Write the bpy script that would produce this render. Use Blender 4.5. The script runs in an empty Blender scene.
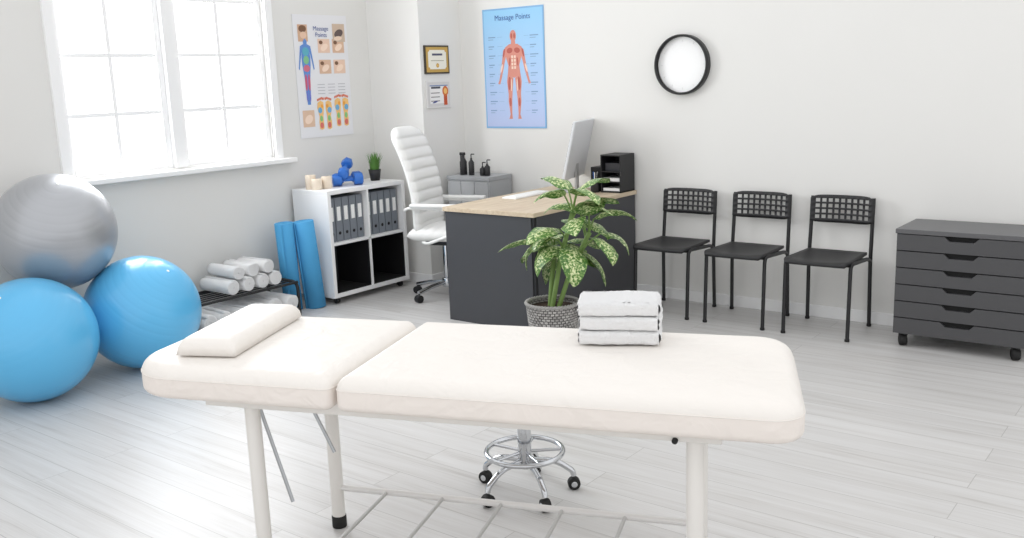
import bpy, bmesh, math, random
from mathutils import Vector, Matrix
random.seed(7)
S=bpy.context.scene
S.view_settings.view_transform='Standard'
S.view_settings.look='None'
C=bpy.context.collection

# ---------------------------------------------------------------- helpers
def srgb(r,g,b):
    f=lambda c:(c/255/12.92) if c/255<=.04045 else ((c/255+.055)/1.055)**2.4
    return (f(r),f(g),f(b),1)
def mat(name,rgb,rough=.5,metal=0,bump=0,bscale=60,var=0,vscale=4,coat=0,sheen=0,spec=None,wrinkle=0):
    m=bpy.data.materials.new(name); m.use_nodes=True
    nt=m.node_tree; B=nt.nodes['Principled BSDF']
    col=srgb(*rgb)
    B.inputs['Base Color'].default_value=col
    B.inputs['Roughness'].default_value=rough
    B.inputs['Metallic'].default_value=metal
    if coat: B.inputs['Coat Weight'].default_value=coat; B.inputs['Coat Roughness'].default_value=.15
    if sheen: B.inputs['Sheen Weight'].default_value=sheen
    if spec is not None: B.inputs['Specular IOR Level'].default_value=spec
    tc=nt.nodes.new('ShaderNodeTexCoord')
    if var:
        n=nt.nodes.new('ShaderNodeTexNoise'); n.inputs['Scale'].default_value=vscale
        nt.links.new(tc.outputs['Object'],n.inputs['Vector'])
        mx=nt.nodes.new('ShaderNodeMix'); mx.data_type='RGBA'
        mx.inputs[6].default_value=tuple(c*(1-var) for c in col[:3])+(1,)
        mx.inputs[7].default_value=tuple(min(1,c*(1+var)) for c in col[:3])+(1,)
        nt.links.new(n.outputs['Fac'],mx.inputs[0]); nt.links.new(mx.outputs[2],B.inputs['Base Color'])
    if bump:
        n2=nt.nodes.new('ShaderNodeTexNoise'); n2.inputs['Scale'].default_value=bscale; n2.inputs['Detail'].default_value=4
        nt.links.new(tc.outputs['Object'],n2.inputs['Vector'])
        bp=nt.nodes.new('ShaderNodeBump'); bp.inputs['Strength'].default_value=bump; bp.inputs['Distance'].default_value=.01
        nt.links.new(n2.outputs['Fac'],bp.inputs['Height']); nt.links.new(bp.outputs['Normal'],B.inputs['Normal'])
        if wrinkle:
            n3=nt.nodes.new('ShaderNodeTexNoise'); n3.inputs['Scale'].default_value=9; n3.inputs['Detail'].default_value=2; n3.inputs['Distortion'].default_value=1.5
            nt.links.new(tc.outputs['Object'],n3.inputs['Vector'])
            b3=nt.nodes.new('ShaderNodeBump'); b3.inputs['Strength'].default_value=wrinkle; b3.inputs['Distance'].default_value=.03
            nt.links.new(n3.outputs['Fac'],b3.inputs['Height']); nt.links.new(b3.outputs['Normal'],bp.inputs['Normal'])
    return m
def root(name,loc=(0,0,0),rz=0):
    o=bpy.data.objects.new(name,None); o.empty_display_size=.1
    o.location=loc; o.rotation_euler=(0,0,rz); C.objects.link(o); return o
def add(name,me,m,parent,smooth=False):
    o=bpy.data.objects.new(name,me); C.objects.link(o)
    if m: me.materials.append(m)
    if parent: o.parent=parent
    if smooth and hasattr(me,'polygons'):
        for p in me.polygons: p.use_smooth=True
    return o
def mesh(name,v,f,m,parent=None,smooth=False):
    me=bpy.data.meshes.new(name); me.from_pydata([tuple(a) for a in v],[],f); me.update()
    return add(name,me,m,parent,smooth)
def box(name,x0,x1,y0,y1,z0,z1,m,parent=None,bev=0,seg=2):
    v=[(x,y,z) for x in(x0,x1) for y in(y0,y1) for z in(z0,z1)]
    f=[(0,1,3,2),(4,6,7,5),(0,4,5,1),(2,3,7,6),(0,2,6,4),(1,5,7,3)]
    o=mesh(name,v,f,m,parent)
    if bev:
        b=o.modifiers.new('b','BEVEL'); b.width=bev; b.segments=seg; b.limit_method='NONE'
        for p in o.data.polygons: p.use_smooth=True
        if seg<4:
            w=o.modifiers.new('w','WEIGHTED_NORMAL')
    return o
def lathe(name,prof,m,parent=None,n=40,loc=(0,0,0),axis=None):
    v=[];f=[]
    k=len(prof)
    for i in range(n):
        a=2*math.pi*i/n
        for r,z in prof: v.append(Vector((r*math.cos(a),r*math.sin(a),z)))
    if axis is not None:
        q=Vector((0,0,1)).rotation_difference(Vector(axis).normalized())
        v=[q@p for p in v]
    v=[p+Vector(loc) for p in v]
    for i in range(n):
        for j in range(k-1):
            a=i*k+j; b=((i+1)%n)*k+j
            f.append((a,b,b+1,a+1))
    o=mesh(name,v,f,m,parent,True)
    bm=bmesh.new(); bm.from_mesh(o.data); bmesh.ops.remove_doubles(bm,verts=bm.verts,dist=1e-6)
    bmesh.ops.recalc_face_normals(bm,faces=bm.faces); bm.to_mesh(o.data); bm.free()
    for p in o.data.polygons: p.use_smooth=True
    return o
def cyl(name,p1,p2,r,m,parent=None,r2=None,n=24,bev=.0):
    p1=Vector(p1);p2=Vector(p2);L=(p2-p1).length; r2=r if r2 is None else r2
    b=min(r,r2)*.12 if not bev else bev
    o=lathe(name,[(0,0),(r-b,0),(r-b*.3,b*.3),(r,b),(r2,L-b),(r2-b*.3,L-b*.3),(r2-b,L),(0,L)],m,parent,n,p1,p2-p1)
    return o
def tube(name,pts,r,m,parent=None,closed=False,res=3):
    cu=bpy.data.curves.new(name,'CURVE'); cu.dimensions='3D'; cu.bevel_depth=r; cu.bevel_resolution=res; cu.use_fill_caps=True
    sp=cu.splines.new('POLY'); sp.points.add(len(pts)-1)
    for i,p in enumerate(pts): sp.points[i].co=(*p,1)
    sp.use_cyclic_u=closed; sp.use_smooth=True
    return add(name,cu,m,parent)
def rnd(pts,rad=.05,n=5):
    P=[Vector(p) for p in pts]; out=[P[0]]
    for i in range(1,len(P)-1):
        a=(P[i-1]-P[i]); b=(P[i+1]-P[i]); d=min(rad,a.length*.49,b.length*.49)
        s=P[i]+a.normalized()*d; e=P[i]+b.normalized()*d
        for k in range(n+1):
            t=k/n; out.append(s*(1-t)**2+P[i]*2*t*(1-t)+e*t*t)
    out.append(P[-1]); return out
def text(name,s,size,m,parent,loc,rot,align='CENTER'):
    cu=bpy.data.curves.new(name,'FONT'); cu.body=s; cu.size=size; cu.align_x=align; cu.align_y='CENTER'
    o=add(name,cu,m,parent); o.location=loc; o.rotation_euler=rot; return o

# ---------------------------------------------------------------- materials
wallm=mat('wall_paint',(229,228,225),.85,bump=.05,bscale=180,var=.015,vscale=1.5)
wallshade=mat('wall_paint_shaded',(222,221,218),.85,bump=.05,bscale=180,var=.015,vscale=1.5)  # same wall paint, greyer: shade of the backlit window wall put into colour
white=mat('white_lacquer',(238,238,238),.4,bump=.02,bscale=90)
trimm=mat('white_trim',(240,240,240),.45,bump=.02,bscale=60)
darkg=mat('charcoal_laminate',(65,66,70),.5,bump=.04,bscale=160,var=.04,vscale=12)
cabg=mat('grey_lacquer_cabinet',(73,73,75),.45,bump=.03,bscale=120,var=.03,vscale=8)
black=mat('black_plastic',(28,28,30),.45,bump=.03,bscale=140)
blackm=mat('black_powdercoat',(24,24,26),.4,bump=.03,bscale=200)
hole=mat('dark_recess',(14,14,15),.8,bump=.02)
chrome=mat('chrome',(200,202,205),.12,1,bump=.01,bscale=30)
steel=mat('brushed_aluminium',(180,182,185),.3,1,bump=.03,bscale=120)
leather=mat('white_leather',(238,238,236),.45,bump=.12,bscale=220)
cream=mat('cream_vinyl',(234,229,223),.5,bump=.06,bscale=240,var=.012,vscale=5,wrinkle=.22)
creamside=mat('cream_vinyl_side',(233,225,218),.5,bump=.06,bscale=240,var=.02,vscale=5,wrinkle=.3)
legm=mat('white_enamel_steel',(228,225,220),.35,bump=.02)
rubber=mat('black_rubber',(20,20,20),.7,bump=.05)
towelm=mat('terry_towel',(252,252,252),.95,bump=.9,bscale=330,sheen=.4)
bluem=mat('blue_vinyl_ball',(92,182,230),.28,bump=.02,bscale=40,var=.03,coat=.3)
silverm=mat('silver_vinyl_ball',(172,174,178),.36,.5,bump=.02,bscale=40,var=.04,coat=.15)
matm=mat('blue_foam',(72,155,205),.8,bump=.25,bscale=150,var=.05)
paper=mat('paper_white',(240,240,238),.6,bump=.01)
binder=mat('grey_binder',(118,124,132),.6,bump=.08,bscale=150,var=.05)
beige=mat('beige_paper_roll',(226,212,194),.8,bump=.1)
blued=mat('blue_dumbbell_vinyl',(40,105,190),.4,bump=.06)
soil=mat('soil',(60,45,34),1,bump=.8,bscale=90,var=.3,vscale=60)
stem=mat('plant_stem',(118,146,78),.6,bump=.2,bscale=60,var=.2,vscale=20)
greyp=mat('light_grey_cabinet',(176,178,180),.5,bump=.02)

def wood(name,c1,c2,stretch=(1.5,14,14),sc=3):
    m=bpy.data.materials.new(name); m.use_nodes=True; nt=m.node_tree; B=nt.nodes['Principled BSDF']
    tc=nt.nodes.new('ShaderNodeTexCoord'); mp=nt.nodes.new('ShaderNodeMapping'); mp.inputs['Scale'].default_value=stretch
    n=nt.nodes.new('ShaderNodeTexNoise'); n.inputs['Scale'].default_value=sc; n.inputs['Detail'].default_value=8; n.inputs['Distortion'].default_value=.6
    cr=nt.nodes.new('ShaderNodeValToRGB'); cr.color_ramp.elements[0].position=.3; cr.color_ramp.elements[1].position=.7
    cr.color_ramp.elements[0].color=srgb(*c1); cr.color_ramp.elements[1].color=srgb(*c2)
    nt.links.new(tc.outputs['Object'],mp.inputs[0]); nt.links.new(mp.outputs[0],n.inputs['Vector']); nt.links.new(n.outputs['Fac'],cr.inputs[0])
    nt.links.new(cr.outputs[0],B.inputs['Base Color']); B.inputs['Roughness'].default_value=.45
    return m
oak=wood('light_oak',(192,172,146),(214,198,174),(14,1.5,14))

def floormat():
    m=bpy.data.materials.new('pale_grey_laminate'); m.use_nodes=True; nt=m.node_tree; B=nt.nodes['Principled BSDF']; N=nt.nodes; Lk=nt.links.new
    tc=N.new('ShaderNodeTexCoord')
    br=N.new('ShaderNodeTexBrick'); br.offset=.37; br.offset_frequency=2
    br.inputs['Color1'].default_value=(.0,.0,.0,1); br.inputs['Color2'].default_value=(1,1,1,1); br.inputs['Mortar'].default_value=(.5,.5,.5,1)
    br.inputs['Scale'].default_value=1; br.inputs['Mortar Size'].default_value=.0015; br.inputs['Mortar Smooth'].default_value=.3
    br.inputs['Brick Width'].default_value=1.9; br.inputs['Row Height'].default_value=.15; br.inputs['Bias'].default_value=0
    Lk(tc.outputs['Object'],br.inputs['Vector'])
    ad=N.new('ShaderNodeVectorMath'); ad.operation='MULTIPLY_ADD'
    Lk(br.outputs['Color'],ad.inputs[0]); ad.inputs[1].default_value=(7,3,5); Lk(tc.outputs['Object'],ad.inputs[2])
    mp=N.new('ShaderNodeMapping'); mp.inputs['Scale'].default_value=(.55,12,1); Lk(ad.outputs[0],mp.inputs[0])
    n=N.new('ShaderNodeTexNoise'); n.inputs['Scale'].default_value=2.0; n.inputs['Detail'].default_value=6; n.inputs['Roughness'].default_value=.58; n.inputs['Distortion'].default_value=.5
    Lk(mp.outputs[0],n.inputs['Vector'])
    mpf=N.new('ShaderNodeMapping'); mpf.inputs['Scale'].default_value=(1.5,70,1); Lk(ad.outputs[0],mpf.inputs[0])
    nf=N.new('ShaderNodeTexNoise'); nf.inputs['Scale'].default_value=2.5; nf.inputs['Detail'].default_value=4; nf.inputs['Roughness'].default_value=.6; Lk(mpf.outputs[0],nf.inputs['Vector'])
    mixn=N.new('ShaderNodeMix'); mixn.inputs[0].default_value=.35; Lk(n.outputs['Fac'],mixn.inputs[2]); Lk(nf.outputs['Fac'],mixn.inputs[3])
    cr=N.new('ShaderNodeValToRGB'); e=cr.color_ramp.elements
    e[0].position=.32; e[0].color=srgb(184,181,178); e[1].position=.60; e[1].color=srgb(211,210,209)
    x=cr.color_ramp.elements.new(.44); x.color=srgb(202,200,198)
    Lk(mixn.outputs[0],cr.inputs[0])
    mx=N.new('ShaderNodeMix'); mx.data_type='RGBA'; mx.blend_type='MULTIPLY'; mx.inputs[0].default_value=1
    c2=N.new('ShaderNodeValToRGB'); c2.color_ramp.elements[0].color=(.93,.929,.928,1); c2.color_ramp.elements[1].color=(1,1,1,1)
    Lk(br.outputs['Color'],c2.inputs[0]); Lk(cr.outputs[0],mx.inputs[6]); Lk(c2.outputs[0],mx.inputs[7])
    m2=N.new('ShaderNodeMix'); m2.data_type='RGBA'; Lk(br.outputs['Fac'],m2.inputs[0]); Lk(mx.outputs[2],m2.inputs[6]); m2.inputs[7].default_value=srgb(166,164,161)
    Lk(m2.outputs[2],B.inputs['Base Color']); B.inputs['Roughness'].default_value=.38
    bp=N.new('ShaderNodeBump'); bp.inputs['Strength'].default_value=.12; bp.inputs['Distance'].default_value=.004; bp.invert=True
    Lk(br.outputs['Fac'],bp.inputs['Height']); Lk(bp.outputs['Normal'],B.inputs['Normal'])
    return m

# ---------------------------------------------------------------- room
XW=-5.46; YW=5.765
box('floor',XW-.15,3.0,-2.0,YW+.15,-.1,0,floormat())
box('wall_back',XW-.15,3.0,YW,YW+.15,0,2.9,wallm)
wy0,wy1,wz0,wz1=2.83,4.32,1.06,2.46
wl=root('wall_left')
box('below_window',XW-.15,XW,-2.0,YW,0,wz0,wallshade,wl)
box('above_window',XW-.15,XW,-2.0,YW,wz1,2.9,wallshade,wl)
box('near_side',XW-.15,XW,-2.0,wy0,wz0,wz1,wallshade,wl)
box('far_side',XW-.15,XW,wy1,YW,wz0,wz1,wallshade,wl)
box('wall_pillar',XW,-4.92,5.30,YW,0,2.9,wallm)
bb=trimm
box('baseboard_left',XW,XW+.014,-2.0,5.30,0,.075,bb,None,.003)
box('baseboard_back',-4.92,3.0,YW-.014,YW,0,.075,bb,None,.003)
box('baseboard_pillar',XW+.014,-4.906,5.286,5.30,0,.075,bb,None,.003)
box('baseboard_pillar_side',-4.92,-4.906,5.30,YW-.014,0,.075,bb,None,.003)
w=root('window_1',(XW,0,0))
def wb(n,y0,y1,z0,z1,x0=-.08,x1=-.03,b=.003): return box(n,x0,x1,y0,y1,z0,z1,trimm,w,b)
wb('casing_near',wy0-.06,wy0,wz0-.03,wz1+.06,-.01,.022)
wb('casing_far',wy1,wy1+.06,wz0-.03,wz1+.06,-.01,.022)
wb('casing_top',wy0-.06,wy1+.06,wz1,wz1+.07,-.01,.024)
wb('sill',wy0-.10,wy1+.14,wz0-.045,wz0-.012,-.12,.075,.006)
wb('mullion',3.525,3.605,wz0,wz1,-.10,.005)
for (a,b_,k) in ((wy0,3.525,'a'),(3.605,wy1,'b')):
    wb('sash_side_%s1'%k,a,a+.04,wz0-.02,wz1); wb('sash_side_%s2'%k,b_-.04,b_,wz0-.02,wz1)
    wb('sash_bottom_'+k,a+.04,b_-.04,wz0-.02,wz0+.045); wb('sash_top_'+k,a+.04,b_-.04,wz1-.045,wz1)
    c=(a+b_)/2
    wb('muntin_vertical_'+k,c-.012,c+.012,wz0+.04,wz1-.04,-.065,-.042,.002)
    for i,z in enumerate((1.42,1.77,2.12)): wb('muntin_%s%d'%(k,i),a+.04,b_-.04,z-.012,z+.012,-.066,-.041,.002)

# ---------------------------------------------------------------- posters
M={}
def cm(rgb):
    if rgb not in M: M[rgb]=mat('ink_%d_%d_%d'%rgb,rgb,.6)
    return M[rgb]
cnt=[0]
def ell(cx,cy,rx,ry,a=0,n=20):
    return [(cx+rx*math.cos(t)*math.cos(a)-ry*math.sin(t)*math.sin(a),cy+rx*math.cos(t)*math.sin(a)+ry*math.sin(t)*math.cos(a)) for t in [2*math.pi*i/n for i in range(n)]]
def rect(x0,y0,x1,y1): return [(x0,y0),(x1,y0),(x1,y1),(x0,y1)]
def decal(name,parent,pts,rgb,plane,h,m=None):
    cnt[0]+=1
    e=h*.0006+ (cnt[0]%50)*.000004
    if plane=='back': v=[(a,-.003-e,b) for a,b in pts]
    else: v=[(.003+e,a,b) for a,b in pts]
    return mesh(name,v,[tuple(range(len(v)))],m or cm(rgb),parent)
def muscle_figure(parent,cx,z0,H,plane,base,dark,light,h=2):
    s=H
    D=lambda p,c,hh=h:decal('figure_part',parent,[(cx+a*s,z0+b*s) for a,b in p],c,plane,hh)
    mir=lambda p:[(-a,b) for a,b in p]
    D([( -.12,.80),(-.06,.835),(0,.84),(.06,.835),(.12,.80),(.105,.68),(.078,.60),(.09,.50),(.0,.46),(-.09,.50),(-.078,.60),(-.105,.68)],base)
    D(ell(0,.925,.045,.065),base); D(rect(-.03,.82,.03,.87),base)
    arm=[(.11,.80),(.145,.77),(.165,.66),(.19,.54),(.215,.44),(.235,.40),(.205,.39),(.19,.43),(.155,.54),(.125,.65),(.095,.74)]
    leg=[(.09,.51),(.105,.42),(.088,.28),(.092,.20),(.07,.05),(.09,.0),(.04,.0),(.045,.06),(.04,.20),(.032,.28),(.012,.46)]
    for p in(arm,leg): D(p,base); D(mir(p),base)
    for sgn in(1,-1):
        f=lambda p:p if sgn==1 else mir(p)
        D(f(ell(.052,.765,.042,.03,-.2)),dark,h+1)
        D(f(ell(.135,.74,.013,.05,.25)),dark,h+1)
        D(f(ell(.175,.57,.012,.05,.3)),light,h+1)
        D(f(ell(.068,.40,.020,.075,.05)),dark,h+1)
        D(f(ell(.042,.38,.009,.07,.0)),light,h+1)
        D(f(ell(.065,.19,.015,.05,.0)),dark,h+1)
        D(f(ell(.055,.64,.012,.05,.1)),dark,h+1)
        for i in range(4): D(f(rect(.006,.56+i*.04,.032,.59+i*.04)),light,h+1)
        D(f(ell(.02,.925,.013,.03)),dark,h+1)
def gradmat(name,c1,c2,H):
    m=bpy.data.materials.new(name); m.use_nodes=True; nt=m.node_tree;B=nt.nodes['Principled BSDF']
    tc=nt.nodes.new('ShaderNodeTexCoord'); sx=nt.nodes.new('ShaderNodeSeparateXYZ'); nt.links.new(tc.outputs['Object'],sx.inputs[0])
    mr=nt.nodes.new('ShaderNodeMapRange'); mr.inputs[2].default_value=H; nt.links.new(sx.outputs[2],mr.inputs[0])
    mx=nt.nodes.new('ShaderNodeMix'); mx.data_type='RGBA'; mx.inputs[6].default_value=srgb(*c1); mx.inputs[7].default_value=srgb(*c2)
    nt.links.new(mr.outputs[0],mx.inputs[0]); nt.links.new(mx.outputs[2],B.inputs['Base Color']); B.inputs['Roughness'].default_value=.5; return m
p=root('anatomy_poster',(-4.685,YW-.002,1.175))
W,H=.57,.885
box('sheet',0,W,-.003,0,0,H,cm((128,178,222)),p)
decal('inner_panel',p,rect(.012,.012,W-.012,H-.012),None,'back',1,gradmat('poster_blue',(182,194,230),(146,202,238),H))
muscle_figure(p,W*.5,.07,.66,'back',(212,140,124),(184,92,80),(238,208,190),2)
text('title','Massage Points',.055,cm((50,90,160)),p,(W/2,-.0055,H-.07),(math.pi/2,0,0))
for i in range(9):
    z=.13+i*.068
    for x0 in (.05,.44):
        l=random.uniform(.05,.08); decal('caption',p,rect(x0,z,x0+l,z+.007),(120,150,190),'back',2); decal('caption',p,rect(x0,z-.016,x0+l*.7,z-.011),(130,160,195),'back',2)
        xa=(x0+.085) if x0<.2 else x0-.01; xb=W/2-.1 if x0<.2 else W/2+.1
        decal('leader',p,rect(min(xa,xb),z+.002,max(xa,xb),z+.004),(130,165,200),'back',2)
p=root('massage_chart_poster',(XW+.002,4.565,1.17))
W,H=.515,.88
box('sheet',0,.003,0,W,0,H,cm((226,226,229)),p)
L_=lambda n,pts,c,h=2:decal(n,p,pts,c,'left',h)
text('title','Massage\nPoints',.045,cm((70,90,150)),p,(.0055,W*.5,H-.12),(math.pi/2,0,math.pi/2))
L_('photo_face',rect(.04,H-.19,.13,H-.07),(206,168,140)); L_('photo_hair',ell(.085,H-.10,.035,.025),(120,85,60),3); L_('photo_cheek',ell(.09,H-.145,.03,.025),(225,190,165),3)
L_('photo_back',rect(.37,H-.19,.49,H-.06),(200,178,158)); L_('photo_person',ell(.43,H-.13,.045,.028,.4),(96,80,78),3); L_('photo_person2',ell(.42,H-.165,.04,.016,.1),(230,205,185),3)
sil=[(0,.0),(.012,.0),(.02,.10),(.022,.19),(.034,.30),(.036,.36),(.03,.40),(.04,.36),(.056,.26),(.064,.27),(.05,.38),(.042,.44),(.014,.455),(.016,.475),(.0,.50)]
sil2=[(-a,b) for a,b in sil]
for q in (sil,sil2): L_('body_silhouette',[(.10+a*1.15,.24+b*.95) for a,b in q],(96,140,205))
L_('zone_chest',ell(.10,.62,.030,.03),(90,170,190),3); L_('zone_belly',ell(.10,.56,.026,.03),(130,190,140),3); L_('zone_hip',ell(.10,.50,.030,.025),(205,110,130),3)
for s_ in(-1,1): L_('zone_leg',ell(.10+s_*.014,.40,.011,.06),(200,90,120),3); L_('zone_calf',ell(.10+s_*.012,.30,.009,.04),(110,120,200),3)
for i in range(2):
    for j in range(2):
        x=.22+j*.14; z=.44+i*.15
        L_('photo_tile',rect(x,z+.02,x+.115,z+.12),(228,196,174) if (i+j)%2 else (214,178,152)); L_('hand',ell(x+.06,z+.06,.038,.022,.5),(242,216,196),3); L_('hair',ell(x+.03,z+.095,.018,.014),(120,85,62),3)
L_('photo_tile',rect(.03,.08,.14,.20),(218,186,160)); L_('hand',ell(.085,.135,.04,.03,.6),(240,214,194),3)
def foot(cx,z,sg,h=2):
    pts=[(-.022,0),(.0,-.008),(.022,0),(.024,.05),(.018,.09),(.034,.15),(.03,.19),(.0,.205),(-.026,.195),(-.030,.15),(-.020,.09)]
    L_('foot_outline',[(cx+sg*a,z+b) for a,b in pts],(236,190,120),h)
    L_('foot_heel',ell(cx,z+.025,.017,.022),(214,110,100),h+1); L_('foot_arch',ell(cx,z+.075,.014,.022),(130,190,120),h+1)
    L_('foot_ball',ell(cx+sg*.008,z+.135,.020,.022),(110,170,210),h+1); L_('foot_pad',ell(cx-sg*.012,z+.165,.012,.014),(235,160,60),h+1)
    for t in range(5): L_('toe',ell(cx+sg*(-.026+t*.013),z+.215+.004*(2-abs(t-1)),.0065 if t else .010,.010),(214,120,95),h+1)
for k,cx in enumerate((.205,.28,.375,.45)): foot(cx,.06 if k<2 else .075,1 if k%2 else -1)
for i in range(12): L_('caption',rect(.19+.10*(i%3),.38-.022*(i//3),.26+.10*(i%3),.385-.022*(i//3)),(180,180,186))
def cert(name,z0,z1,frame,field,accent,mode):
    r_=root(name,(-4.92,5.335,z0)); W=.275; H=z1-z0
    box('frame',0,.012,0,W,0,H,cm(frame),r_,.002)
    d=lambda n,pts,c,h:decal(n,r_,pts,c,'left',h+16)
    d('mount',rect(.014,.012,W-.014,H-.012),accent,1); d('field',rect(.036,.034,W-.036,H-.034),field,2)
    if mode==0:
        d('heading',rect(.08,H-.075,W-.08,H-.06),(90,90,110),3); d('seal',ell(W/2,.062,.016,.016),(206,150,50),3); d('seal_core',ell(W/2,.062,.009,.009),(235,200,110),4)
        d('line',rect(.065,.095,W-.065,.099),(150,140,110),3)
        for (a,b2) in ((.036,.034),(W-.036,.034),(.036,H-.034),(W-.036,H-.034)): d('corner_ornament',ell(a,b2,.018,.014,.6),(206,164,84),3)
    else:
        d('heading',rect(.05,H-.06,W-.12,H-.045),(80,80,90),3); d('band',rect(.036,H-.042,W-.036,H-.034),(120,140,180),3)
        d('ribbon',ell(W-.065,.125,.034,.038),(214,112,50),3); d('ribbon_core',ell(W-.065,.125,.020,.022),(240,190,110),4); d('ribbon_tail',rect(W-.085,.02,W-.045,.10),(196,84,45),2.5)
        for i in range(3): d('line',rect(.045,.05+i*.03,W-.13,.056+i*.03),(120,110,110),3)
        d('signature',ell(.09,.045,.03,.006,.2),(70,80,140),3)
cert('award_certificate',1.60,1.81,(66,58,46),(240,236,222),(196,160,84),0)
cert('framed_certificate',1.345,1.55,(228,226,224),(240,238,236),(214,212,210),1)
c=root('wall_clock',(-2.995,YW,1.595))
R_=.195
lathe('rim',[(R_-.016,.0),(R_,.0),(R_,.045),(R_-.005,.052),(R_-.013,.05),(R_-.016,.03)],blackm,c,64,axis=(0,-1,0))
lathe('face',[(0,.012),(R_-.014,.012)],mat('clock_face',(250,250,250),.5),c,64,axis=(0,-1,0))
for i in range(12):
    a=i*math.pi/6; x,z=math.sin(a),math.cos(a)
    tube('hour_mark_%d'%i,[(x*.148,-.013,z*.148),(x*.16,-.013,z*.16)],.0015,cm((225,225,225)),c)

# ---------------------------------------------------------------- exercise balls
def ball(name,loc,r,m,ax):
    o=root(name,loc)
    prof=[];n=180
    for i in range(n+1):
        t=math.pi*i/n; rr=r
        lat=abs(90-math.degrees(t))
        if 12<lat<78: rr=r-.0007*(0.5-0.5*math.cos(2*math.pi*lat/8))**4
        prof.append((rr*math.sin(t),-rr*math.cos(t)))
    lathe('body',prof,m,o,96,axis=ax)
    a=Vector(ax).normalized()
    cyl('valve_plug',a*(r-.004),a*(r+.002),.008,white,o)
    return o
ball('exercise_ball',(-4.86,2.20,.32),.32,bluem,(.25,-.5,.8))
ball('exercise_ball',(-4.90,2.85,.32),.32,bluem,(.6,.2,.75))
ball('exercise_ball',(-5.12,2.52,.815),.318,silverm,(.5,-.1,.85))

# ---------------------------------------------------------------- towels
def towel_roll(parent,loc,ang,length,r):
    pts=[];turns=3.2;n=70
    v=[];f=[]
    th=r/turns*.9
    for i in range(n+1):
        t=i/n; a=t*turns*2*math.pi; rr=.006+(r-.006-th/2)*t
        pts.append((rr*math.cos(a),rr*math.sin(a)))
    m_=10
    for j in range(m_+1):
        y=-length/2+length*j/m_
        for (a,b) in pts: v.append((a,y,b))
    k=len(pts)
    for j in range(m_):
        for i in range(k-1): f.append((j*k+i,j*k+i+1,(j+1)*k+i+1,(j+1)*k+i))
    o=mesh('rolled_towel_part',v,f,towelm,parent,True)
    s=o.modifiers.new('s','SOLIDIFY'); s.thickness=th*1.0; s.offset=0
    o.location=loc; o.rotation_euler=(0,random.uniform(-1,1),ang)
    return o
tex=bpy.data.textures.new('terry','CLOUDS'); tex.noise_scale=.014
def folded_towel(parent,z,w,d,rot,off,t=.0215):
    hw=w/2; th=2*t; sec=[]
    n=26
    for i in range(n+1):
        x=-hw+t*.8+(w-1.6*t)*i/n; sec.append((x,.0006*math.sin(x*40)))
    for i in range(1,12):
        a=-math.pi/2+math.pi*i/12; sec.append((hw-t*.8+t*.9*math.cos(a),t+t*math.sin(a)))
    for i in range(n+1):
        x=hw-t*.8-(w-1.6*t)*i/n; sec.append((x,th+.0018*math.sin(x*22+1)))
    for (dx,dz) in ((.45,1.95),(.75,1.75),(.82,1.5),(.76,1.2),(.62,1.02),(.62,.98),(.76,.8),(.82,.5),(.75,.25),(.45,.05)):
        sec.append((-hw+t*.8-dx*t,dz*t))
    k=len(sec); m_=16; v=[];f=[]
    for j in range(m_+1):
        s_=j/m_; y=-d/2+d*s_
        e=1-.10*(abs(2*s_-1)**10)
        for x,z_ in sec: v.append((x*(1-.012*abs(2*s_-1)**8),y+.0025*math.sin(x*30),t+(z_-t)*e))
    for j in range(m_):
        for i in range(k): f.append((j*k+i,j*k+(i+1)%k,(j+1)*k+(i+1)%k,(j+1)*k+i))
    for j,rev in ((0,True),(m_,False)):
        base=len(v)
        cols=24; rows=12; sg=-1 if j==0 else 1
        for a in range(cols+1):
            x=-hw+.006+(w-.012)*a/cols
            for b in range(rows+1):
                zz=b/rows*th; q_=2*b/rows-1
                bul=.012*(max(0,1-abs(q_)**3))**.5-.001*math.exp(-(q_*7)**2)
                v.append((x,(-d/2 if j==0 else d/2)+sg*bul+.0025*math.sin(x*30),t+(zz-t)*.96))
        for a in range(cols):
            for b in range(rows):
                q=(base+a*(rows+1)+b,base+(a+1)*(rows+1)+b,base+(a+1)*(rows+1)+b+1,base+a*(rows+1)+b+1)
                f.append(q if rev else q[::-1])
    o=mesh('folded_towel',v,f,towelm,parent,True)
    ss=o.modifiers.new('ss','SUBSURF'); ss.subdivision_type='SIMPLE'; ss.levels=2; ss.render_levels=2
    dd=o.modifiers.new('d','DISPLACE'); dd.texture=tex; dd.strength=.0045; dd.mid_level=.5
    o.location=(off[0],off[1],z); o.rotation_euler=(0,0,rot)
    return o
tr=root('towel_rack',(-5.23,3.68,0))
for y in(-.42,.42):
    tube('end_frame',rnd([(-.15,y,.0),(-.15,y,.235),(.17,y,.235),(.17,y,.0)],.06),.012,blackm,tr)
    tube('end_bar',[(-.15,y,.05),(.17,y,.05)],.008,blackm,tr)
for x in(-.15,.17): tube('long_rail',[(x,-.42,.235),(x,.42,.235)],.010,blackm,tr); tube('low_rail',[(x,-.42,.05),(x,.42,.05)],.008,blackm,tr)
for i in range(5): tube('slat',[(-.1+.05*i,-.42,.235),(-.1+.05*i,.42,.235)],.005,blackm,tr); tube('low_slat',[(-.1+.05*i,-.42,.05),(-.1+.05*i,.42,.05)],.005,blackm,tr)
rt=root('rolled_towels',(-5.23,3.68,0))
for i in range(4): towel_roll(rt,(.02,-.10+i*.116,.244+.052),math.pi/2+random.uniform(-.06,.06),.30,.052)
for i in range(3): towel_roll(rt,(.02,-.04+i*.116,.244+.052+.088),math.pi/2+random.uniform(-.06,.06),.29,.048)
for i in range(6): towel_roll(rt,(.03,-.32+i*.128,.056+.058),math.pi/2+random.uniform(-.08,.08),.36,.058)

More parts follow.
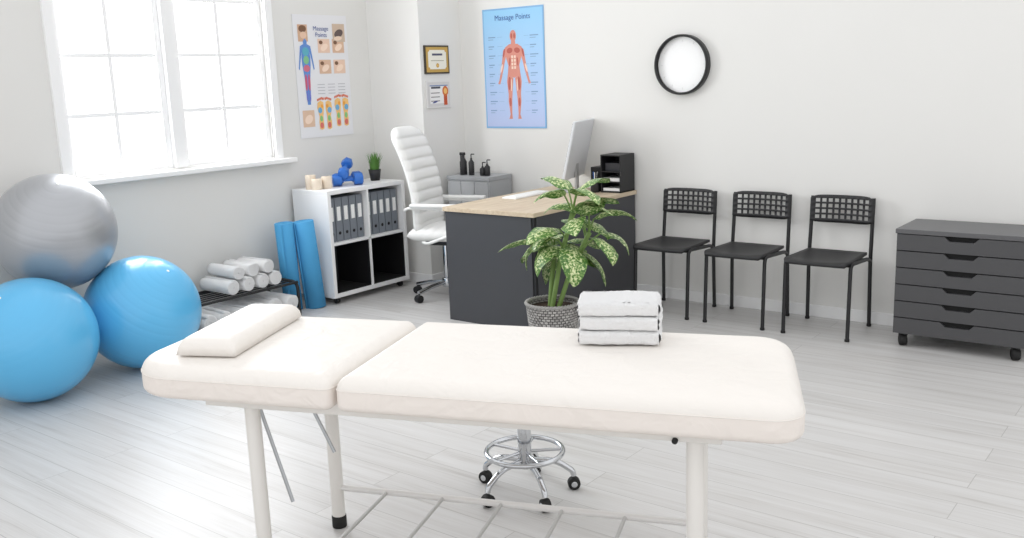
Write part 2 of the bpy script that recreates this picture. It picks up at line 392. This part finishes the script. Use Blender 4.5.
# ---------------------------------------------------------------- yoga mats
def yogamat(loc,r,h,tilt):
    o=root('yoga_mat',loc); n=160;turns=5.5;v=[];f=[];pts=[]
    for i in range(n+1):
        t=i/n; a=t*turns*2*math.pi; rr=.012+(r-.012)*t; pts.append((rr*math.cos(a),rr*math.sin(a)))
    k=len(pts)
    for z in(0,h):
        for a,b in pts: v.append((a,b,z))
    for i in range(k-1): f.append((i,i+1,k+i+1,k+i))
    q=mesh('rolled_sheet',v,f,matm,o,True)
    s=q.modifiers.new('s','SOLIDIFY'); s.thickness=(r-.012)/turns*.8; s.offset=0
    q.rotation_euler=tilt
yogamat((-5.235,4.195,.004),.064,.62,(-.02,-.06,2.2))
yogamat((-5.15,4.325,.004),.072,.62,(-.02,-.07,1.4))

# ---------------------------------------------------------------- shelf cube unit
s=root('cube_shelf_unit',(-5.425,4.416,.05))
D=.375;Wd=.77;T=.03
box('top',0,D,0,Wd,.77-T,.77,white,s,.002); box('bottom',0,D,0,Wd,0,T,white,s,.002)
box('side_near',0,D,0,T,T,.77-T,white,s,.002); box('side_far',0,D,Wd-T,Wd,T,.77-T,white,s,.002)
box('back_panel',.0,.012,T,Wd-T,T,.77-T,darkg,s)
box('divider_vertical',.01,D-.002,Wd/2-.009,Wd/2+.009,T,.77-T,white,s,.002)
box('divider_horizontal',.01,D-.002,T,Wd-T,.385-.009,.385+.009,white,s,.002)
for x in(.05,D-.05):
    for y in(.06,Wd-.06): cyl('caster',(x,y-.012,-.026),(x,y+.012,-.026),.024,rubber,s)
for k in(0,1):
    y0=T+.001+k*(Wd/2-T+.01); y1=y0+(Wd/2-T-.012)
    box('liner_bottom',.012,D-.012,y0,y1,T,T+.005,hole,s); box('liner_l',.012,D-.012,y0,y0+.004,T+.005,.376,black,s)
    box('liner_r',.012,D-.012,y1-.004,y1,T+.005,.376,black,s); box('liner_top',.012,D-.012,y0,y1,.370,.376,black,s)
b=root('ring_binders',(-5.44,4.416,.05+.394))
for k in(0,1):
    for i in range(5):
        y=T+.004+k*.356+i*.068
        box('binder',.06,.345,y,y+.062,0,.315,binder,b,.003)
        box('label',.3452,.3458,y+.014,y+.048,.15,.25,paper,b)
        cyl('finger_hole',(.344,y+.031,.06),(.3465,y+.031,.06),.012,hole,b)

zt=.82
pr=root('paper_rolls',(-5.25,4.51,zt))
for i,(x,y,h) in enumerate([(-.04,-.03,.10),(.04,.05,.085),(.03,-.035,.075)]):
    lathe('roll',[(.012,0),(.036,0),(.038,.003),(.038,h-.003),(.036,h),(.012,h)],beige,pr,32,(x,y,0))
db=root('dumbbell_set',(-5.22,4.765,zt+.004))
def dumb(parent,c,a,tilt,r=.042):
    d=Vector((math.cos(a)*math.cos(tilt),math.sin(a)*math.cos(tilt),math.sin(tilt))); c=Vector(c)
    cyl('handle',c-d*.07,c+d*.07,.014,blued,parent)
    for s_ in(-1,1):
        cyl('hex_head',c+d*s_*.045,c+d*s_*.11,r,blued,parent,n=6,bev=.006)
dumb(db,(0.04,-.03,.042),1.0,0,.044); dumb(db,(-.05,.05,.042),1.3,0,.044); dumb(db,(-.01,.0,.120),2.2,.35,.042)
gp=root('potted_grass',(-5.25,5.08,zt))
lathe('pot',[(0,0),(.035,0),(.048,.085),(.044,.085),(.040,.07),(0,.07)],black,gp)
gm=mat('grass_blades',(92,140,60),.6,var=.3,vscale=30)
v=[];f=[]
for i in range(190):
    a=random.uniform(0,6.28); r0=random.uniform(0,.035); l=random.uniform(.09,.15); sp=random.uniform(.01,.06)
    x,y=r0*math.cos(a),r0*math.sin(a); px,py=-math.sin(a)*.0025,math.cos(a)*.0025
    b0=len(v)
    v+=[(x-px,y-py,.07),(x+px,y+py,.07),(x+sp*.3*math.cos(a)+px,y+sp*.3*math.sin(a)+py,.07+l*.6),(x+sp*.3*math.cos(a)-px,y+sp*.3*math.sin(a)-py,.07+l*.6),(x+sp*math.cos(a),y+sp*math.sin(a),.07+l)]
    f+=[(b0,b0+1,b0+2,b0+3),(b0+3,b0+2,b0+4)]
mesh('grass',v,f,gm,gp)

# ---------------------------------------------------------------- desk
d=root('reception_desk',(-4.08,4.527,0))
DW=.73; DL=YW-.016-4.527
box('desktop',0,DW,0,DL,.722,.75,oak,d,.002)
box('front_panel',.01,DW-.03,.012,.035,0,.722,darkg,d,.001)
box('side_panel',DW-.03,DW-.008,.04,DL-.01,0,.722,darkg,d,.001)
box('corner_post',DW-.032,DW-.012,.018,.040,0,.722,black,d)
box('rear_panel',.03,DW-.03,DL-.03,DL-.01,0,.722,darkg,d)
box('drawer_block',.10,.60,.75,DL-.03,.12,.715,darkg,d,.002)
mo=root('desktop_monitor',(-3.775,5.52,.75),math.radians(107))
box('foot',-.10,.10,-.08,.10,0,.008,steel,mo,.003)
box('neck',-.03,.03,-.075,-.06,.0,.20,steel,mo,.002)
sc=root('screen_unit',(0,0,0)); sc.parent=mo; sc.location=(0,-.03,.10); sc.rotation_euler=(math.radians(13),0,0)
box('housing',-.24,.24,-.022,0,0,.41,mat('silver_housing',(212,214,218),.4,.15,bump=.01),sc,.006)
box('display',-.23,.23,.0002,.002,.06,.40,mat('display_glass',(30,32,36),.1),sc)
kb=root('keyboard',(-3.90,5.20,.75),math.pi/2)
box('body',-.2,.2,-.06,.06,0,.012,white,kb,.003)
for i in range(14):
    for j in range(4): box('key',-.19+i*.0272,-.168+i*.0272,-.05+j*.025,-.03+j*.025,.012,.016,paper,kb)
og=root('desk_organizer',(-3.470,5.64,.75))
box('tall_box',-.15,-.052,-.06,.10,0,.17,black,og,.004)
box('base',-.05,.11,-.09,.10,0,.012,black,og,.002)
box('back',-.05,.11,.09,.10,0,.26,black,og,.002)
box('side_r',.102,.11,-.09,.09,0,.26,black,og,.002); box('side_l',-.05,-.042,-.09,.09,0,.26,black,og,.002)
for z in(.07,.14,.25): box('tray',-.042,.102,-.09,.09,z,z+.008,black,og,.001)
box('papers',-.035,.095,-.08,.08,.012,.03,paper,og); box('papers_mid',-.035,.095,-.08,.08,.078,.10,paper,og)
box('folders',-.035,.095,-.05,.08,.148,.20,darkg,og)
cyl('pen_cup',(-.09,-.10,0),(-.09,-.10,.09),.03,black,og)
for i in range(5): tube('pen',[(-.09+.01*math.cos(i*1.3),-.10+.01*math.sin(i*1.3),.01),(-.09+.024*math.cos(i*1.3),-.10+.024*math.sin(i*1.3),.14)],.0035,[black,white,blued][i%3],og)

sd=root('side_cabinet',(-4.86,5.475,0))
box('carcass',0,.41,0,.27,.0,.80,greyp,sd,.003); box('top',-.005,.415,-.01,.27,.80,.83,mat('grey_top',(168,170,173),.4),sd,.003)
for i in range(3): box('door_front',.008+.133*i,.136+.133*i,-.014,0,.03,.79,greyp,sd,.002)
sb=root('spray_bottle',(-4.77,5.56,.83))
lathe('bottle',[(0,0),(.026,0),(.028,.004),(.028,.10),(.012,.13),(.012,.15),(0,.15)],black,sb)
box('trigger_head',-.03,.018,-.009,.009,.15,.172,black,sb,.003); box('trigger',-.026,-.02,-.005,.005,.11,.152,black,sb,.001)
for x,h in((.08,.13),(.19,.07),(.235,.09)):
    pb=root('pump_bottle',(-4.77+x,5.56,.83))
    lathe('bottle',[(0,0),(.020,0),(.022,.004),(.022,h*.75),(.008,h*.9),(.008,h),(0,h)],black,pb)
    tube('pump',rnd([(0,0,h),(0,0,h+.03),(.03,0,h+.03)],.006),.004,black,pb)

# ---------------------------------------------------------------- executive chair
ch=root('office_chair',(-4.535,5.05,0),math.radians(16))
for i in range(5):
    a=i*2*math.pi/5+.5; dx,dy=math.cos(a),math.sin(a)
    tube('base_leg_%d'%(i+1),[(dx*.03,dy*.03,.11),(dx*.16,dy*.16,.095),(dx*.27,dy*.27,.07)],.016,chrome,ch)
    cyl('caster_%d'%(i+1),(dx*.27-dy*.022,dy*.27+dx*.022,.028),(dx*.27+dy*.022,dy*.27-dx*.022,.028),.028,black,ch)
cyl('gas_lift',(0,0,.08),(0,0,.42),.025,chrome,ch); cyl('hub',(0,0,.075),(0,0,.14),.04,chrome,ch)
box('mechanism',-.12,.12,-.09,.09,.39,.43,black,ch,.01)
def pad(name,nx,ny,fn,m,parent):
    v=[];f=[]
    for side in(0,1):
        for i in range(nx+1):
            for j in range(ny+1): v.append(fn(-1+2*i/nx,j/ny,side))
    n1=(nx+1)*(ny+1); I=lambda i,j,s_:s_*n1+i*(ny+1)+j
    for i in range(nx):
        for j in range(ny):
            f.append((I(i,j,0),I(i+1,j,0),I(i+1,j+1,0),I(i,j+1,0))); f.append((I(i,j,1),I(i,j+1,1),I(i+1,j+1,1),I(i+1,j,1)))
    o=mesh(name,v,f,m,parent,True)
    bm=bmesh.new(); bm.from_mesh(o.data); bmesh.ops.remove_doubles(bm,verts=bm.verts,dist=.0008); bmesh.ops.recalc_face_normals(bm,faces=bm.faces); bm.to_mesh(o.data); bm.free()
    for p_ in o.data.polygons:p_.use_smooth=True
    return o
def backfn(u,t,side):
    hw=.235*(1-.10*(1-t))
    e=1.0
    if t>.85: e=math.sqrt(max(0,1-((t-.85)/.15)**2*.75))
    if t<.08: e=.85+.15*math.sqrt(1-((.08-t)/.08)**2)
    y=u*hw*e
    edge=(max(0,1-abs(u)**6))**.5*(max(0,1-abs(2*t-1)**16))**.5
    rib=.014*abs(math.sin(t*math.pi*10))**.5
    th=.05*edge
    z=t*.745
    base=-.36*z*.62 + .06*math.sin(t*3.1)
    x=-.16+base+ (.03*u*u) + ((th+ (rib-.006)*edge) if side==0 else -th*.6)
    return (x,y,.49+z)
pad('backrest',24,90,backfn,leather,ch)
def seatfn(u,t,side):
    x=-.20+.44*t; hw=.225
    edge=(max(0,1-abs(u)**6))**.5*(max(0,1-abs(2*t-1)**8))**.5
    rib=.010*abs(math.sin(t*math.pi*6))**.6
    return (x,u*hw,.475+((.055*edge+(rib-.004)*edge) if side==0 else -.045*edge)-.02*max(0,t-.8)*5)
pad('seat',24,60,seatfn,leather,ch)
for s_ in(-1,1):
    y=s_*.25
    tube('arm_frame',rnd([(-.08,s_*.2,.43),(-.02,y,.43),(.18,y,.50),(.20,y,.68),(-.16,y,.68),(-.20,s_*.22,.66)],.06),.011,leather,ch)
    box('arm_pad',-.14,.22,y-.026,y+.026,.685,.712,leather,ch,.012,4)

# ---------------------------------------------------------------- waiting chairs
def waitchair(x):
    o=root('stacking_chair',(x,5.29,0))
    for s_ in(-1,1):
        X=.19*s_
        tube('front_leg',rnd([(X,0,0),(X,.02,.445),(X*.98,.34,.425),(X*.98,.385,.40)],.04),.0115,blackm,o)
        tube('back_upright',rnd([(X,.395,0),(X*.98,.385,.40),(X*.96,.42,.775)],.05),.0115,blackm,o)
        for y in(0,.395): cyl('foot',(X,y,0),(X,y,.015),.014,rubber,o)
    tube('cross_bar',[(-.19,.05,.43),(.19,.05,.43)],.008,blackm,o); tube('cross_bar_rear',[(-.185,.36,.415),(.185,.36,.415)],.008,blackm,o)
    n=16;v=[];f=[]
    for i in range(n+1):
        for j in range(n+1):
            u=-1+2*i/n; t=j/n
            hw=.192*(1-.08*t)
            y=-.045+.395*t
            if t<.12: hw*=.90+.10*math.sin(t/.12*math.pi/2)
            z=.462-.022*(1-u*u)*math.sin(t*math.pi)**.7-.014*max(0,(.15-t)/.15)**2
            v.append((u*hw,y,z))
    for i in range(n):
        for j in range(n): f.append((i*(n+1)+j,(i+1)*(n+1)+j,(i+1)*(n+1)+j+1,i*(n+1)+j+1))
    q=mesh('seat',v,f,black,o,True); m_=q.modifiers.new('s','SOLIDIFY'); m_.thickness=.016; m_.offset=-1
    nc,nr=9,4
    xs=[-.19];bar=.0125;a0=-.160;tot=.320;hw=(tot-bar*(nc-1))/nc
    for i in range(nc): xs+=[a0+i*(hw+bar),a0+i*(hw+bar)+hw]
    xs.append(.19)
    barz=.0115; z0=.024; totz=.122; hz=(totz-barz*(nr-1))/nr
    zs=[0]
    for i in range(nr): zs+=[z0+i*(hz+barz),z0+i*(hz+barz)+hz]
    zs.append(.168)
    bm=bmesh.new(); g=[]
    for x_ in xs:
        col=[]
        for j,z_ in enumerate(zs):
            u=x_/.19
            zz=z_-(.018*abs(u)**8 if j==len(zs)-1 else 0)+(.012*abs(u)**8 if j==0 else 0)
            col.append(bm.verts.new((x_,.388+.028*(1-u*u)+.08*z_,.617+zz)))
        g.append(col)
    for i in range(len(xs)-1):
        for j in range(len(zs)-1):
            if i%2==1 and j%2==1: continue
            fc=bm.faces.new((g[i][j],g[i+1][j],g[i+1][j+1],g[i][j+1])); fc.smooth=True
    me=bpy.data.meshes.new('backrest'); bm.to_mesh(me); bm.free()
    q=add('backrest',me,black,o); m_=q.modifiers.new('s','SOLIDIFY'); m_.thickness=.006; m_.offset=0
for x in(-2.915,-2.41,-1.90): waitchair(x)

# ---------------------------------------------------------------- drawer cabinet
cb=root('drawer_cabinet',(-1.48,5.34,0))
Wc,Dc=.67,.40
box('carcass',0,Wc,.02,Dc,.075,.64,cabg,cb,.002); box('top',-.002,Wc+.002,-.004,Dc,.64,.665,mat('cabinet_top',(92,92,94),.4,bump=.02),cb,.002)
dh=.565/6
for i in range(6):
    z0=.077+i*dh; z1=z0+dh-.006
    xc=Wc/2; a=.085;bw=.06;cd=.024
    pts=[(.006,z0),(Wc-.006,z0),(Wc-.006,z1),(xc+a,z1),(xc+bw,z1-cd),(xc-bw,z1-cd),(xc-a,z1),(.006,z1)]
    v=[(x,0,z) for x,z in pts]+[(x,.018,z) for x,z in pts]; n=8
    f=[(0,1,4,5),(0,5,6,7),(1,2,3,4)]
    f=f+[tuple(n+k for k in reversed(q)) for q in f]+[(k,(k+1)%n,n+(k+1)%n,n+k) for k in range(n)]
    q=mesh('drawer_front_%d'%(i+1),v,f,cabg,cb)
    bm=bmesh.new(); bm.from_mesh(q.data); bmesh.ops.recalc_face_normals(bm,faces=bm.faces); bm.to_mesh(q.data); bm.free()
box('gap_shade_sheet',.004,Wc-.004,.0185,.0198,.08,.64,hole,cb)  # near-black sheet stands in for shade behind the drawer gaps and cutouts
for x in(.05,Wc-.05):
    for y in(.04,Dc-.05):
        cyl('caster_wheel',(x-.018,y-.008,.034),(x+.018,y+.010,.034),.034,rubber,cb,bev=.008); box('caster_fork',x-.022,x+.022,y-.012,y+.02,.055,.075,black,cb,.003)

# ---------------------------------------------------------------- massage table
U=Vector((.937,.35,0)).normalized()
tb=root('massage_table',(0,0,0),math.atan2(U.y,U.x))
def rounded_slab(name,x0,x1,y0,y1,z0,z1,radii,m,ms,parent,edge=.03,skew=0):
    def outline(ins):
        pts=[]
        cs=[(x0,y0,radii[0],math.pi),(x1,y0,radii[1],1.5*math.pi),(x1,y1,radii[2],0),(x0,y1,radii[3],.5*math.pi)]
        sg=[(1,1),(-1,1),(-1,-1),(1,-1)]
        for (cx,cy,r,a0),(sx,sy) in zip(cs,sg):
            ccx,ccy=cx+sx*r,cy+sy*r
            for k in range(11):
                a=a0+k/10*math.pi/2
                pts.append((ccx+max(r-ins,.0005)*math.cos(a) if r>ins else cx+sx*ins, ccy+max(r-ins,.0005)*math.sin(a) if r>ins else cy+sy*ins))
        if skew:
            pts=[(x-skew*((y-y0)/(y1-y0))*max(0,(x-(x1-.4))/.4),y) for x,y in pts]
        return pts
    rings=[]
    n=8
    for k in range(n+1):
        a=k/n*math.pi/2; rings.append((edge*.5*(1-math.sin(a)),z0+edge*.5*(1-math.cos(a))))
    for k in range(n+1):
        a=k/n*math.pi/2; rings.append((edge*(1-math.cos(a)),z1-edge*(1-math.sin(a))))
    rings.append((edge*1.6,z1+.002)); rings.append((edge*3,z1+.006))
    v=[];f=[]
    for ins,z in rings:
        v+=[(x,y,z) for x,y in outline(ins)]
    k=len(v)//len(rings)
    for r_ in range(len(rings)-1):
        for i in range(k): f.append((r_*k+i,r_*k+(i+1)%k,(r_+1)*k+(i+1)%k,(r_+1)*k+i))
    cx,cy=(x0+x1)/2,(y0+y1)/2
    v.append((cx,cy,z1+.007)); top=len(v)-1; v.append((cx,cy,z0)); bot=len(v)-1
    l=(len(rings)-1)*k
    for i in range(k): f.append((l+i,l+(i+1)%k,top)); f.append((i,bot,(i+1)%k))
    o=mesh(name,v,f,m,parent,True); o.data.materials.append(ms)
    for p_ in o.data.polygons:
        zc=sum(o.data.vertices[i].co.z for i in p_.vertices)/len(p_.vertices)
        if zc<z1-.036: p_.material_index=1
    tube(name+'_seam',[(x,y,z1-.038) for x,y in outline(-.0001)],.0014,m,parent,True)
    return o
rounded_slab('main_cushion',-1.262,.020,2.285,2.955,.638,.742,(.03,.09,.12,.03),cream,creamside,tb,.044,.05)
rounded_slab('head_cushion',-1.993,-1.275,2.285,2.955,.638,.742,(.17,.03,.03,.17),cream,creamside,tb,.044)
for y in(2.37,2.85): box('frame_rail',-1.74,-.19,y-.015,y+.015,.603,.638,legm,tb,.003)
for x in(-1.74,-1.29,-.21): box('frame_cross',x,x+.03,2.385,2.835,.604,.636,legm,tb,.003)
for (x,y) in((-1.60,2.39),(-1.565,2.81),(-.262,2.39),(-.292,2.81)):
    cyl('leg',(x,y,.04),(x,y,.603),.0235,legm,tb,n=32); cyl('leg_foot',(x,y,0),(x,y,.045),.026,rubber,tb)
railm=mat('lower_rail_enamel',(222,220,218),.35,.1,bump=.02)
for y in(2.39,2.81): tube('low_rail',[(-1.58,y,.15),(-.28,y,.15)],.0115,railm,tb)
rungm=mat('grey_enamel_rod',(184,183,181),.35,.2,bump=.02)
for x in(-1.37,-1.16,-.95,-.74,-.53): tube('rung',[(x,2.39,.15),(x,2.81,.15)],.0065,rungm,tb)
tube('brace_rod',[(-1.60,2.66,.605),(-1.48,2.66,.35)],.006,steel,tb); tube('brace_rod',[(-1.63,2.46,.605),(-1.53,2.46,.26)],.006,steel,tb)
cyl('adjust_knob',(-.31,2.365,.607),(-.31,2.345,.607),.008,rubber,tb)
bo=root('face_pillow',(-2.575,1.845,.7505),math.radians(116))
def bolfn(u,t,side):
    L=.25;w=.10
    y=w*(2*t-1)
    e=(max(0,1-abs(u)**18))**.5*(max(0,1-abs(2*t-1)**8))**.5
    return (u*L,y,(.052*e if side==0 else 0)+.002)
pad('cushion',60,36,bolfn,cream,bo)
ts=root('folded_towel_stack',(-1.482,2.435,.7525),math.radians(27))
folded_towel(ts,0,.25,.165,.02,(0,0)); folded_towel(ts,.0435,.245,.16,-.03+math.pi,(.004,.0)); folded_towel(ts,.087,.25,.158,.03,(-.002,.002))

# ---------------------------------------------------------------- stool
st=root('rolling_stool',(-2.06,2.68,0),.72)
for i in range(5):
    a=i*2*math.pi/5; dx,dy=math.cos(a),math.sin(a)
    tube('base_leg_%d'%(i+1),rnd([(dx*.02,dy*.02,.13),(dx*.12,dy*.12,.12),(dx*.18,dy*.18,.075),(dx*.185,dy*.185,.055)],.04),.011,chrome,st)
    cyl('caster_%d'%(i+1),(dx*.185-dy*.016,dy*.185+dx*.016,.024),(dx*.185+dy*.016,dy*.185-dx*.016,.024),.024,rubber,st)
    cyl('caster_cap_%d'%(i+1),(dx*.185-dy*.019,dy*.185+dx*.019,.024),(dx*.185+dy*.019,dy*.185-dx*.019,.024),.012,chrome,st)
    tube('ring_spoke_%d'%(i+1),[(dx*.02,dy*.02,.165),(dx*.14,dy*.14,.165)],.006,chrome,st)
tube('foot_ring',[(.145*math.cos(t*math.pi/24),.145*math.sin(t*math.pi/24),.165) for t in range(48)],.010,chrome,st,True)
cyl('column',(0,0,.10),(0,0,.30),.026,chrome,st); cyl('piston',(0,0,.30),(0,0,.44),.014,chrome,st)
lathe('seat',[(0,.44),(.15,.44),(.172,.452),(.178,.475),(.170,.50),(.14,.512),(0,.516)],leather,st,48)

# ---------------------------------------------------------------- plant
pl=root('potted_dieffenbachia',(-3.01,4.22,0))
def wicker():
    m=bpy.data.materials.new('grey_wicker'); m.use_nodes=True; nt=m.node_tree;B=nt.nodes['Principled BSDF'];N=nt.nodes;Lk=nt.links.new
    uv=N.new('ShaderNodeTexCoord'); mp=N.new('ShaderNodeMapping'); mp.inputs['Scale'].default_value=(36,20,1); Lk(uv.outputs['UV'],mp.inputs[0])
    ck=N.new('ShaderNodeTexBrick'); ck.inputs['Scale'].default_value=1; ck.inputs['Brick Width'].default_value=1; ck.inputs['Row Height'].default_value=1; ck.inputs['Mortar Size'].default_value=.14; ck.inputs['Mortar Smooth'].default_value=1
    ck.inputs['Color1'].default_value=srgb(150,147,144); ck.inputs['Color2'].default_value=srgb(190,187,183); ck.inputs['Mortar'].default_value=srgb(74,72,70)
    Lk(mp.outputs[0],ck.inputs['Vector']); Lk(ck.outputs['Color'],B.inputs['Base Color']); B.inputs['Roughness'].default_value=.8
    bp=N.new('ShaderNodeBump'); bp.invert=True; bp.inputs['Distance'].default_value=.01; Lk(ck.outputs['Fac'],bp.inputs['Height']); Lk(bp.outputs[0],B.inputs['Normal']); return m
n=64
v=[];f=[];uvs=[]
for i in range(n+1):
    a=2*math.pi*i/n
    for j in range(25):
        z=.305*j/24
        r_=.115+.033*(z/.305)**.8 + .0025*(1 if (i+j)%2 else -1)
        v.append((r_*math.cos(a),r_*math.sin(a),z)); uvs.append((i/n,j/24))
for i in range(n):
    for j in range(24): f.append((i*25+j,(i+1)*25+j,(i+1)*25+j+1,i*25+j+1))
o=mesh('basket',v,f,wicker(),pl,True); ul=o.data.uv_layers.new()
for lp in o.data.loops: ul.data[lp.index].uv=uvs[lp.vertex_index]
rimm=mat('wicker_rim',(160,158,155),.8,bump=.5,bscale=80)
for ph in (0,math.pi):
    tube('basket_rim',[((.148+.005*math.cos(t*math.pi/3+ph))*math.cos(t*math.pi/72),(.148+.005*math.cos(t*math.pi/3+ph))*math.sin(t*math.pi/72),.308+.005*math.sin(t*math.pi/3+ph)) for t in range(144)],.006,rimm,pl,True)
lathe('soil',[(0,.28),(.14,.28)],soil,pl); lathe('basket_bottom',[(0,.003),(.115,.003)],darkg,pl)
def leafmat():
    m=bpy.data.materials.new('variegated_leaf'); m.use_nodes=True; nt=m.node_tree;B=nt.nodes['Principled BSDF'];N=nt.nodes;Lk=nt.links.new
    uv=N.new('ShaderNodeTexCoord'); sx=N.new('ShaderNodeSeparateXYZ'); Lk(uv.outputs['UV'],sx.inputs[0])
    ab=N.new('ShaderNodeMath'); ab.operation='MULTIPLY_ADD'; Lk(sx.outputs[0],ab.inputs[0]); ab.inputs[1].default_value=2; ab.inputs[2].default_value=-1
    a2=N.new('ShaderNodeMath'); a2.operation='ABSOLUTE'; Lk(ab.outputs[0],a2.inputs[0])
    vo=N.new('ShaderNodeTexNoise'); vo.inputs['Scale'].default_value=80; vo.inputs['Detail'].default_value=3
    Lk(uv.outputs['Object'],vo.inputs['Vector'])
    ma=N.new('ShaderNodeMath'); ma.operation='MULTIPLY_ADD'; Lk(a2.outputs[0],ma.inputs[0]); ma.inputs[1].default_value=-.12; Lk(vo.outputs['Fac'],ma.inputs[2])
    cr=N.new('ShaderNodeValToRGB'); e=cr.color_ramp.elements; e[0].position=.36; e[0].color=srgb(70,112,48); e[1].position=.56; e[1].color=srgb(216,222,172)
    x=e.new(.45); x.color=srgb(114,150,72); Lk(ma.outputs[0],cr.inputs[0]); Lk(cr.outputs[0],B.inputs['Base Color']); B.inputs['Roughness'].default_value=.38
    return m
lm=leafmat()
lv=[];lf=[];luv=[]
def leaf(base,az,elev,L,Wd,droop,roll=0):
    d=Vector((math.cos(az),math.sin(az),0)); side=Vector((-math.sin(az),math.cos(az),0))
    p=Vector(base); ang=elev; n=14; b0=len(lv); m_=4
    side=(Matrix.Rotation(roll,3,d)@side)
    for i in range(n+1):
        t=i/n
        dirv=d*math.cos(ang)+Vector((0,0,1))*math.sin(ang)
        nor=side.cross(dirv)
        w=Wd*.5*(math.sin(math.pi*min(1,t**.7*.985+.015)))**.7
        if i==n: w=.0006
        for k in range(-m_,m_+1):
            u=k/m_
            q=p+side*(u*w)+(-nor)*( -.22*abs(u)*w + .05*w*math.sin(t*14+k)*abs(u)**2)
            lv.append(q); luv.append(((u+1)/2,t))
        p=p+dirv*(L/n); ang-=droop/n
    K=2*m_+1
    for i in range(n):
        for k in range(K-1): lf.append((b0+i*K+k,b0+i*K+k+1,b0+(i+1)*K+k+1,b0+(i+1)*K+k))
trunks=[(0,0,.82,.10,.08),(.03,.02,.70,.15,.10),(-.03,.02,.60,.01,.05)]
for (x,y,h,lx,ly) in trunks:
    tube('trunk',[(x,y,.28),(x+lx*.4,y+ly*.4,.28+(h-.28)*.5),(x+lx,y+ly,h)],.014,stem,pl)
nl=30
for i in range(nl):
    az=i*2.399+.9; lev=i/(nl-1)
    tk=trunks[i%3 if lev<.7 else (0 if i%2 else 1)]
    zb=.52+ (tk[2]-.52)*min(1,lev*1.1)
    fr=(zb-.28)/(tk[2]-.28)
    base=Vector((tk[0]+tk[3]*fr,tk[1]+tk[4]*fr,zb))
    pe=random.uniform(.08,.15); el=math.radians(25+50*lev+random.uniform(-12,12))
    d=Vector((math.cos(az)*math.cos(el),math.sin(az)*math.cos(el),math.sin(el)))
    tip=base+d*pe
    tube('petiole',[base,base+d*pe*.5+Vector((0,0,.008)),tip],.0045,stem,pl)
    leaf(tip,az,el-.5,random.uniform(.22,.29),random.uniform(.14,.18),math.radians(random.uniform(80,135)-30*lev),random.uniform(-.5,.5))
o=mesh('leaves',lv,lf,lm,pl,True); ul=o.data.uv_layers.new()
for lp in o.data.loops: ul.data[lp.index].uv=luv[lp.vertex_index]

# ---------------------------------------------------------------- light
wd=bpy.data.worlds.new('World'); S.world=wd; wd.use_nodes=True
wd.node_tree.nodes['Background'].inputs[0].default_value=(.985,.99,1,1)
wd.node_tree.nodes['Background'].inputs[1].default_value=1.23
def area(name,loc,rot,sx,sy,e,col=(1,1,1)):
    l=bpy.data.lights.new(name,'AREA'); l.shape='RECTANGLE'; l.size=sx; l.size_y=sy; l.energy=e; l.color=col
    o=bpy.data.objects.new(name,l); o.location=loc; o.rotation_euler=rot; C.objects.link(o); return o
area('window_daylight',(XW-.35,3.57,1.9),(0,math.radians(-75),0),1.6,1.6,100,(.96,.98,1))

# ---------------------------------------------------------------- camera
yaw,pit,rol=.662,.1996,-.0367
fwd=Vector((math.sin(-yaw)*math.cos(pit),math.cos(yaw)*math.cos(pit),-math.sin(pit)))
r0=Vector((math.cos(yaw),math.sin(yaw),0)); u0=r0.cross(fwd)
c_,s_=math.cos(rol),math.sin(rol)
rr=c_*r0+s_*u0; uu=-s_*r0+c_*u0
cam=bpy.data.cameras.new('camera'); cam.sensor_width=36; cam.lens=947.1/1024*36; cam.clip_start=.05
co=bpy.data.objects.new('camera',cam); C.objects.link(co)
co.matrix_world=Matrix(((rr.x,uu.x,-fwd.x,0),(rr.y,uu.y,-fwd.y,0),(rr.z,uu.z,-fwd.z,1.5538),(0,0,0,1)))
S.camera=co
